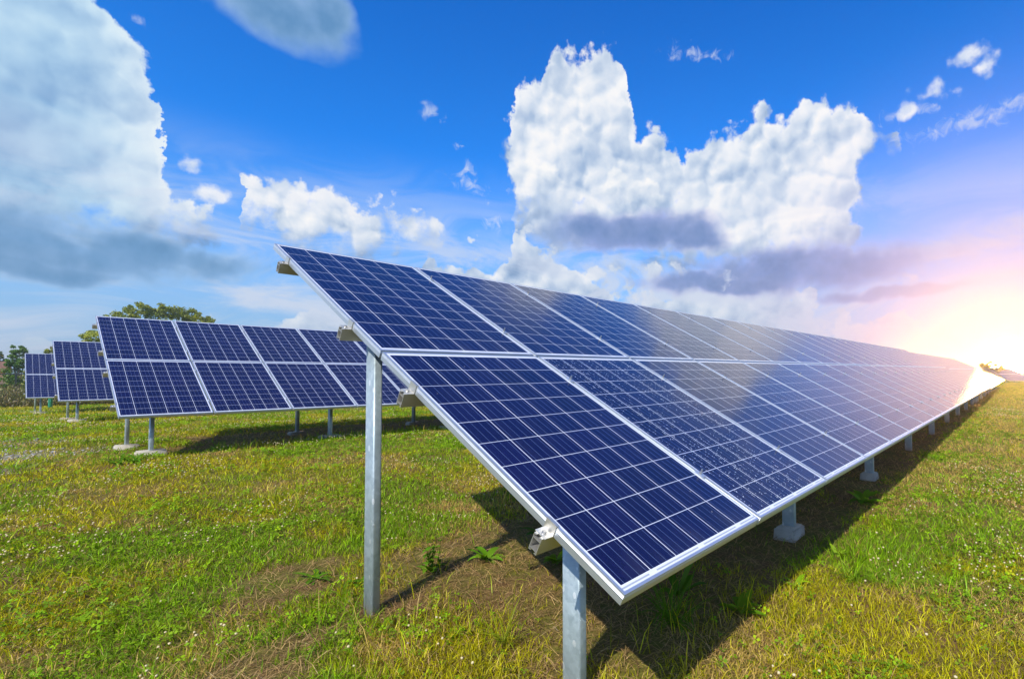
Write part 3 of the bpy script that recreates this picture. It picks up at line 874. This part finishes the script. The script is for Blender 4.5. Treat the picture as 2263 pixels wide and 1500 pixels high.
def build_brush():
    g = np.random.default_rng(47)
    n = 26000
    x = g.uniform(-14, 16, n); y = 31 + 9 * g.random(n) ** 1.6
    dens = fbm(x, y, .5, 3, 81)
    k = g.random(n) < .35 + dens
    x, y = x[k], y[k]; n = len(x)
    h = (.55 + .75 * fbm(x, y, .35, 3, 82)) * g.uniform(.5, 1.15, n) * np.clip((y - 30.6) / 1.2, .35, 1)
    pal = np.array([[.20, .17, .045], [.13, .14, .025], [.27, .21, .09], [.10, .115, .02], [.16, .11, .05]])
    c = pal[g.integers(0, 5, n)] * (1 + g.normal(0, .2, (n, 1)))
    P1 = blades(x, y, h, g.uniform(.010, .03, n), g, np.clip(c, .01, .6), (.05, .5))
    m = 30000
    i = g.integers(0, n, m)
    hx, hy = x[i] + g.normal(0, .10, m), y[i] + g.normal(0, .10, m)
    P2 = blades(hx, hy, g.uniform(.05, .14, m), g.uniform(.03, .06, m), g, np.clip(pal[g.integers(0, 5, m)] * (1.1 + g.normal(0, .25, (m, 1))), .01, .6), (.2, 1.4), h[i] * g.uniform(.2, .95, m))
    V, L, S, T, C = join([P1, P2])
    tag(link('tall_weeds', big_mesh('tall_weeds', V, L, S, T, (M_DRY,), None, C)), 'bank of tall brown and olive weeds along the far left edge', 'weeds', kind='stuff')

build_grass(); build_clover(); build_gravel(); build_brush()

# ------------------------------------------------------------------ single weeds
def leaf_grid(b, base, ang, length, width, rise, droop, col, V, F, C, k=5):
    """one broad leaf as a curved strip three vertices wide"""
    s = len(V)
    ca, sa = math.cos(ang), math.sin(ang)
    for i in range(k + 1):
        t = i / k
        wd = width * (math.sin(math.pi * min(1, .12 + t * .88)) ** .8) * (1 - .15 * t) if t < 1 else 0.001
        out = length * t; up = rise * t - droop * t * t
        for q in (-1, 0, 1):
            o = q * wd / 2
            V.append((base[0] + ca * out - sa * o, base[1] + sa * out + ca * o, base[2] + up + (abs(q) * wd * .18)))
            C.append(col)
    for i in range(k):
        for q in range(2):
            a = s + i * 3 + q
            F.append((a, a + 1, a + 4, a + 3))

def weed(name, x, y, label, cat, leaves=9, length=.12, width=.05, rise=.09, droop=.07, tint=(.11, .25, .009), stems=0, stem_h=.2, seed=0, blade=False, spread=.02):
    rr = random.Random(seed)
    V = []; F = []; C = []
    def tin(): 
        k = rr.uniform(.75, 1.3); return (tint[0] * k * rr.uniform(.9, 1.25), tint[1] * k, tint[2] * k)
    for i in range(leaves):
        a = i * 2.39996 + rr.uniform(-.3, .3); l = length * rr.uniform(.6, 1.15)
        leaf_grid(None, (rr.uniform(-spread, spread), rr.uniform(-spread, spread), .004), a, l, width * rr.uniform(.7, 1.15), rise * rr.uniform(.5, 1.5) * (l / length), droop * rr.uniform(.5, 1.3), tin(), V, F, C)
    for s_ in range(stems):
        bx, by = rr.uniform(-.05, .05), rr.uniform(-.05, .05); hh = stem_h * rr.uniform(.7, 1.15)
        lx, ly = rr.uniform(-.25, .25) * hh, rr.uniform(-.25, .25) * hh
        for q in range(5):
            t = (q + 1) / 5
            for e in range(2):
                leaf_grid(None, (bx + lx * t, by + ly * t, hh * t), rr.uniform(0, 6.28), length * rr.uniform(.35, .7) * (1.15 - .5 * t), width * rr.uniform(.5, .8), .02, .03, tin(), V, F, C, 3)
        b = MB().tube([(bx, by, 0), (bx + lx * .5, by + ly * .5, hh * .5), (bx + lx, by + ly, hh)], (.003, .0025, .0012), 5)
        o = len(V); V += b.v; F += [tuple(i + o for i in f) for f in b.f]; C += [(tint[0] * 1.2, tint[1] * .9, tint[2])] * len(b.v)
    L = np.array([i for f in F for i in f]); T = np.array([len(f) for f in F]); S = np.concatenate([[0], np.cumsum(T)[:-1]])
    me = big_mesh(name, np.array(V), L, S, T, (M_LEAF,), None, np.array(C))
    me.polygons.foreach_set('use_smooth', np.ones(len(T), bool))
    o = link(name, me, None, (x, y, gzf(x, y)))
    return tag(o, label, cat)

GR = 'weeds round the posts of the nearest table'
weed('broadleaf_weed', .62, 2.05, 'leafy green weed cluster just right of the tall front post base', 'weed', 7, .09, .045, .08, .05, stems=5, stem_h=.17, seed=1)
weed('broadleaf_weed', .95, 1.90, 'broad-leaved weed beside the thin slanting shadow of the tall post', 'weed', 11, .14, .055, .10, .09, tint=(0.128, 0.295, 0.010), seed=2)
weed('dandelion_rosette', .12, 2.50, 'flat green rosette on the bare soil left of the tall post', 'weed', 14, .13, .032, .05, .05, tint=(0.090, 0.232, 0.008), seed=3)
weed('dandelion_rosette', .28, 2.20, 'bushy green rosette close to the foot of the tall post on its left', 'weed', 16, .12, .035, .07, .05, tint=(0.120, 0.279, 0.010), seed=4)
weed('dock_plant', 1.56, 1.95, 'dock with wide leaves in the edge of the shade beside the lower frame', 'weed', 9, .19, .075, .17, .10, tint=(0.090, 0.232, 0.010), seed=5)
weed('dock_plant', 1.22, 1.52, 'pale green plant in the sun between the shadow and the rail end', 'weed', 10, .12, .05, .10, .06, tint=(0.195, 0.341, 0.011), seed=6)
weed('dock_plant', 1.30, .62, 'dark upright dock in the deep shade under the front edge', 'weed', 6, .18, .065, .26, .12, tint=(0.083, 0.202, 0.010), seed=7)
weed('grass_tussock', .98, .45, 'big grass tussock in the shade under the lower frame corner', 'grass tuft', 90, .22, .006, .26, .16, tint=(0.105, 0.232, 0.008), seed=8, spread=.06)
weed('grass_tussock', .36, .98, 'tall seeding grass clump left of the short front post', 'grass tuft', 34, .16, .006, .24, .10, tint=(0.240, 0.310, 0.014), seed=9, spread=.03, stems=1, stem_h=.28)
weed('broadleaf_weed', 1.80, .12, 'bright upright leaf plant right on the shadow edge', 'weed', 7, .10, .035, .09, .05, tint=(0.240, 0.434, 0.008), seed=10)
weed('broadleaf_weed', 1.30, .24, 'leafy weed half out of the shade near the bottom edge', 'weed', 9, .13, .05, .12, .07, tint=(0.150, 0.295, 0.010), seed=11)
weed('dock_plant', 4.15, .30, 'broad dock at the shade line beyond the concrete footing', 'weed', 8, .20, .09, .20, .10, tint=(0.120, 0.264, 0.010), seed=12)
weed('grass_tussock', 2.10, -.12, 'bright green grass tuft in the sun right of the shade', 'grass tuft', 55, .16, .006, .16, .10, tint=(0.165, 0.310, 0.008), seed=13, spread=.05)
weed('broadleaf_weed', 2.55, .08, 'small weed with pale leaves among clover flowers right of the shade', 'weed', 6, .10, .035, .09, .05, tint=(0.255, 0.372, 0.021), seed=14)
weed('dandelion_rosette', -.05, 7.95, 'green weed clump in front of the footings of the second table', 'weed', 26, .24, .035, .22, .16, tint=(0.105, 0.264, 0.010), seed=15, spread=.15)

# ------------------------------------------------------------------ trees and the far edge
def at(az, dist): return CAM.x + dist * math.sin(R(az)), CAM.y + dist * math.cos(R(az))
def tree(name, az, dist, clumps, trunk_h, label, cat='tree', tint=((.14, .20, .012), (.42, .44, .03)), leaf=.20, nleaf=9000, seed=0, trunk_r=.22, group=None):
    """clumps: (sideways, depth, height, radius) in metres round the trunk"""
    g = np.random.default_rng(seed)
    k = 1 if dist < 50 else .66 if dist < 90 else .8                       # young field trees rather than tall ones
    dist *= k; leaf *= k; trunk_r *= k
    clumps = [(s * k, d * k, (h - 1.27) * k + 1.27, q * k) for s, d, h, q in clumps]
    trunk_h = max(.5, (trunk_h - 1.27) * k + 1.27)
    x0, y0 = at(az, dist)
    zg = gzf(x0, y0)
    sx, sy = math.cos(R(az)), -math.sin(R(az))        # sideways as seen from the field
    dxv, dyv = math.sin(R(az)), math.cos(R(az))
    root = tag(link(name, None, None, (x0, y0, zg)), label, cat, group)
    cl = np.array(clumps, float)
    wts = cl[:, 3] ** 2; wts /= wts.sum()
    # every clump is a cloud of smaller leaf sprays
    sub = []
    for s_, d_, h_, r_ in cl:
        for _ in range(int(10 + r_ / k * 12)):
            v = g.normal(size=3); v /= np.linalg.norm(v); q = r_ * g.uniform(.45, 1.0) 
            sub.append((s_ + v[0] * q, d_ + v[1] * q, h_ + v[2] * q * .8, r_ * g.uniform(.20, .42), g.random()))
    sub = np.array(sub)
    i = g.integers(0, len(sub), nleaf)
    v = g.normal(size=(nleaf, 3)); v /= np.linalg.norm(v, axis=1)[:, None]
    p = sub[i, :3] + v * (sub[i, 3] * g.random(nleaf) ** .45)[:, None] * np.array([1, 1, .75])
    keep = p[:, 2] > .25
    p = p[keep]; i = i[keep]; n = len(p)
    P = np.stack([p[:, 0] * sx + p[:, 1] * dxv, p[:, 0] * sy + p[:, 1] * dyv, p[:, 2]], 1)
    a = g.normal(size=(n, 3)); a /= np.linalg.norm(a, axis=1)[:, None]
    b = np.cross(a, g.normal(size=(n, 3))); b /= np.linalg.norm(b, axis=1)[:, None]
    s = (leaf * g.uniform(.5, 1.1, n))[:, None]
    V = np.stack([P - a * s * .5, P + b * s * .28, P + a * s * .5, P - b * s * .28], 1).reshape(-1, 3)
    t = np.clip(sub[i, 4] * .7 + g.random(n) * .3, 0, 1)[:, None]
    C = np.array(tint[0]) * (1 - t) + np.array(tint[1]) * t
    C = np.repeat(C * (1 + g.normal(0, .12, (n, 1))), 4, 0)
    me = big_mesh('crown', V, np.arange(n * 4), np.arange(n) * 4, np.full(n, 4), (M_TREE,), None, np.clip(C, .005, .5))
    link('crown', me, root)
    mb = MB()
    top = trunk_h
    mb.tube([(0, 0, -.3), (.05, 0, top * .5), (0, .04, top)], (trunk_r, trunk_r * .8, trunk_r * .6), 9)
    for s_, d_, h_, r_ in cl:
        tx, ty = s_ * sx + d_ * dxv, s_ * sy + d_ * dyv
        mb.tube([(0, 0, top * .9), (tx * .45, ty * .45, top + (h_ - top) * .4), (tx, ty, h_)], (trunk_r * .5, trunk_r * .3, trunk_r * .08), 6)
    link('trunk', mb.build('trunk', M_BARK), root)
    return root

GT = 'trees beyond the field'
tree('broadleaf_tree', 9.9, 62, [(-3.6, 0, 6.1, .8), (-2.75, .3, 6.65, .95), (-1.75, 0, 7.05, .95), (-.95, .2, 6.9, .8), (-.2, 0, 7.15, .85), (.7, 0, 7.05, .9), (1.45, .2, 6.95, .85), (2.2, 0, 6.5, .8), (2.75, 0, 6.35, .7), (3.3, 0, 5.8, .6), (4.1, 0, 5.75, .5), (4.5, 0, 5.2, .6), (0, 0, 5.0, 1.8), (-2.2, 0, 4.8, 1.6), (2.2, 0, 4.6, 1.6), (-3.9, 0, 4.6, 1.0)], 2.6,
     'big spreading tree with olive crown behind the second table', nleaf=19000, leaf=.24, seed=21, group=GT)
tree('broadleaf_tree', 5.75, 55, [(-.25, 0, 4.1, .75), (.45, 0, 4.0, .8), (.0, 0, 3.0, .95), (-.3, 0, 2.2, .8)], 1.6,
     'small light green tree peeping out left of the second table', nleaf=5000, leaf=.2, seed=22, tint=((.19, .27, .014), (.48, .50, .05)), trunk_r=.12, group=GT)
tree('evergreen_shrub', 1.75, 46, [(.0, 0, 2.75, .38), (-.22, 0, 2.2, .5), (.2, 0, 2.1, .5), (-.1, 0, 1.4, .66), (.15, 0, .8, .66), (-.35, 0, .5, .5)], .6,
     'dense dark green shrub standing left of the smallest solar table', 'shrub', ((.055, .14, .012), (.15, .28, .02)), .13, 6500, 23, .1, GT)
tree('broadleaf_tree', .55, 74, [(-.6, 0, 3.0, .8), (.15, 0, 3.1, .6), (-1.4, 0, 2.7, .9), (.5, 0, 2.4, .6), (-.5, 0, 1.8, 1.0)], 1.2,
     'distant dull green tree at the left edge above the shed roof', nleaf=4000, leaf=.22, seed=24, tint=((.05, .10, .03), (.13, .20, .05)), trunk_r=.12, group=GT)
tree('broadleaf_tree', 3.25, 66, [(0, 0, 3.25, .5), (.4, 0, 2.9, .6), (-.2, 0, 2.4, .6), (.5, 0, 2.0, .8)], 1.3,
     'small tree between the two smallest solar tables', nleaf=3000, leaf=.2, seed=25, trunk_r=.1, group=GT)
tree('broadleaf_tree', 14.9, 70, [(-.45, 0, 6.0, .45), (.2, 0, 6.0, .5), (.9, 0, 5.7, .6), (.3, 0, 5.0, .9), (-.4, 0, 4.6, .8)], 2.2,
     'loose treetop just showing above the second table right of the big tree', nleaf=2600, leaf=.22, seed=26, trunk_r=.15, group=GT)
tree('broadleaf_tree', 87.7, 95, [(-.6, 0, 2.3, .7), (.4, 0, 2.6, .8), (1.2, 0, 1.9, .7), (0, 0, 1.4, .9)], 1.0,
     'small bush bleached by the glare at the end of the row', 'bush', nleaf=2500, leaf=.25, seed=27, trunk_r=.1, group=GT)

def build_shed():
    x0, y0 = at(-.9, 48)
    r = tag(link('shed', None, None, (x0, y0, gzf(x0, y0)), (0, 0, R(-8))), 'low shed with brown roof at the left edge behind the weeds', 'shed')
    b = MB().box(-1.6, 1.6, -1, 1, -.2, 1.55)
    link('wall', b.build('wall', mat_plain('rendered_wall', (.50, .45, .38), .9, .15, 3)), r)
    b = MB().prism([(-1.3, 1.50), (1.3, 1.50), (1.3, 1.57), (0, 2.12), (-1.3, 1.57)], -1.85, 1.85, 'x')
    link('roof', b.build('roof', mat_plain('roof_tiles', (.20, .10, .06), .85, .35, 14)), r)
build_shed()

def build_fence():
    x0, y0 = -9.0, 42.0
    r = tag(link('wire_fence', None, None, (x0, y0, gzf(x0, y0))), 'dark fence with one top rail beyond the brown weeds', 'fence')
    m = mat_plain('dark_fence_paint', (.03, .04, .035), .6, .2, 5)
    link('rail', MB().tube([(0, 0, 1.36), (15, 0, 1.36), (30, 0, 1.36)], (.03, .03, .03), 8).build('rail', m), r)
    link('rail', MB().tube([(0, 0, .75), (15, 0, .75), (30, 0, .75)], (.012, .012, .012), 6).build('lower_wire', m), r)
    me = MB().box(-.04, .04, -.04, .04, -.4, 1.33).build('fence_post', m)
    for i in range(11): link('fence_post', me, r, (i * 3.0, .0, 0))
build_fence()

def build_marker():
    x, y = .55, 29.2
    b = MB().tube([(0, 0, -.1), (.01, 0, .5), (.0, 0, 1.05)], (.055, .07, .06), 8)
    b.f.append(tuple(range(16, 24)))
    o = link('net_bag', b.build('net_bag', mat_plain('green_netting', (.02, .22, .13), .7, .2, 20)), None, (x, y, gzf(x, y)))
    tag(o, 'green netting bundle standing behind the posts of the smallest table', 'netting')
build_marker()

# ------------------------------------------------------------------ thin haze added to carry the sky glow over the ground
def build_haze():
    b = MB().box(-172, 175, -171, 176, -1.6, 6.1)
    m, n = material('haze_air')
    v = n.new('ShaderNodeVolumePrincipled')
    v.inputs['Color'].default_value = (.97, .95, .93, 1)
    v.inputs['Density'].default_value = HAZE
    v.inputs['Anisotropy'].default_value = HAZE_G
    n.nt.links.new(v.outputs[0], n.out.inputs['Volume'])
    tag(link('haze', b.build('haze', m)), kind='stuff')
HAZE, HAZE_G = .0026, .86
build_haze()
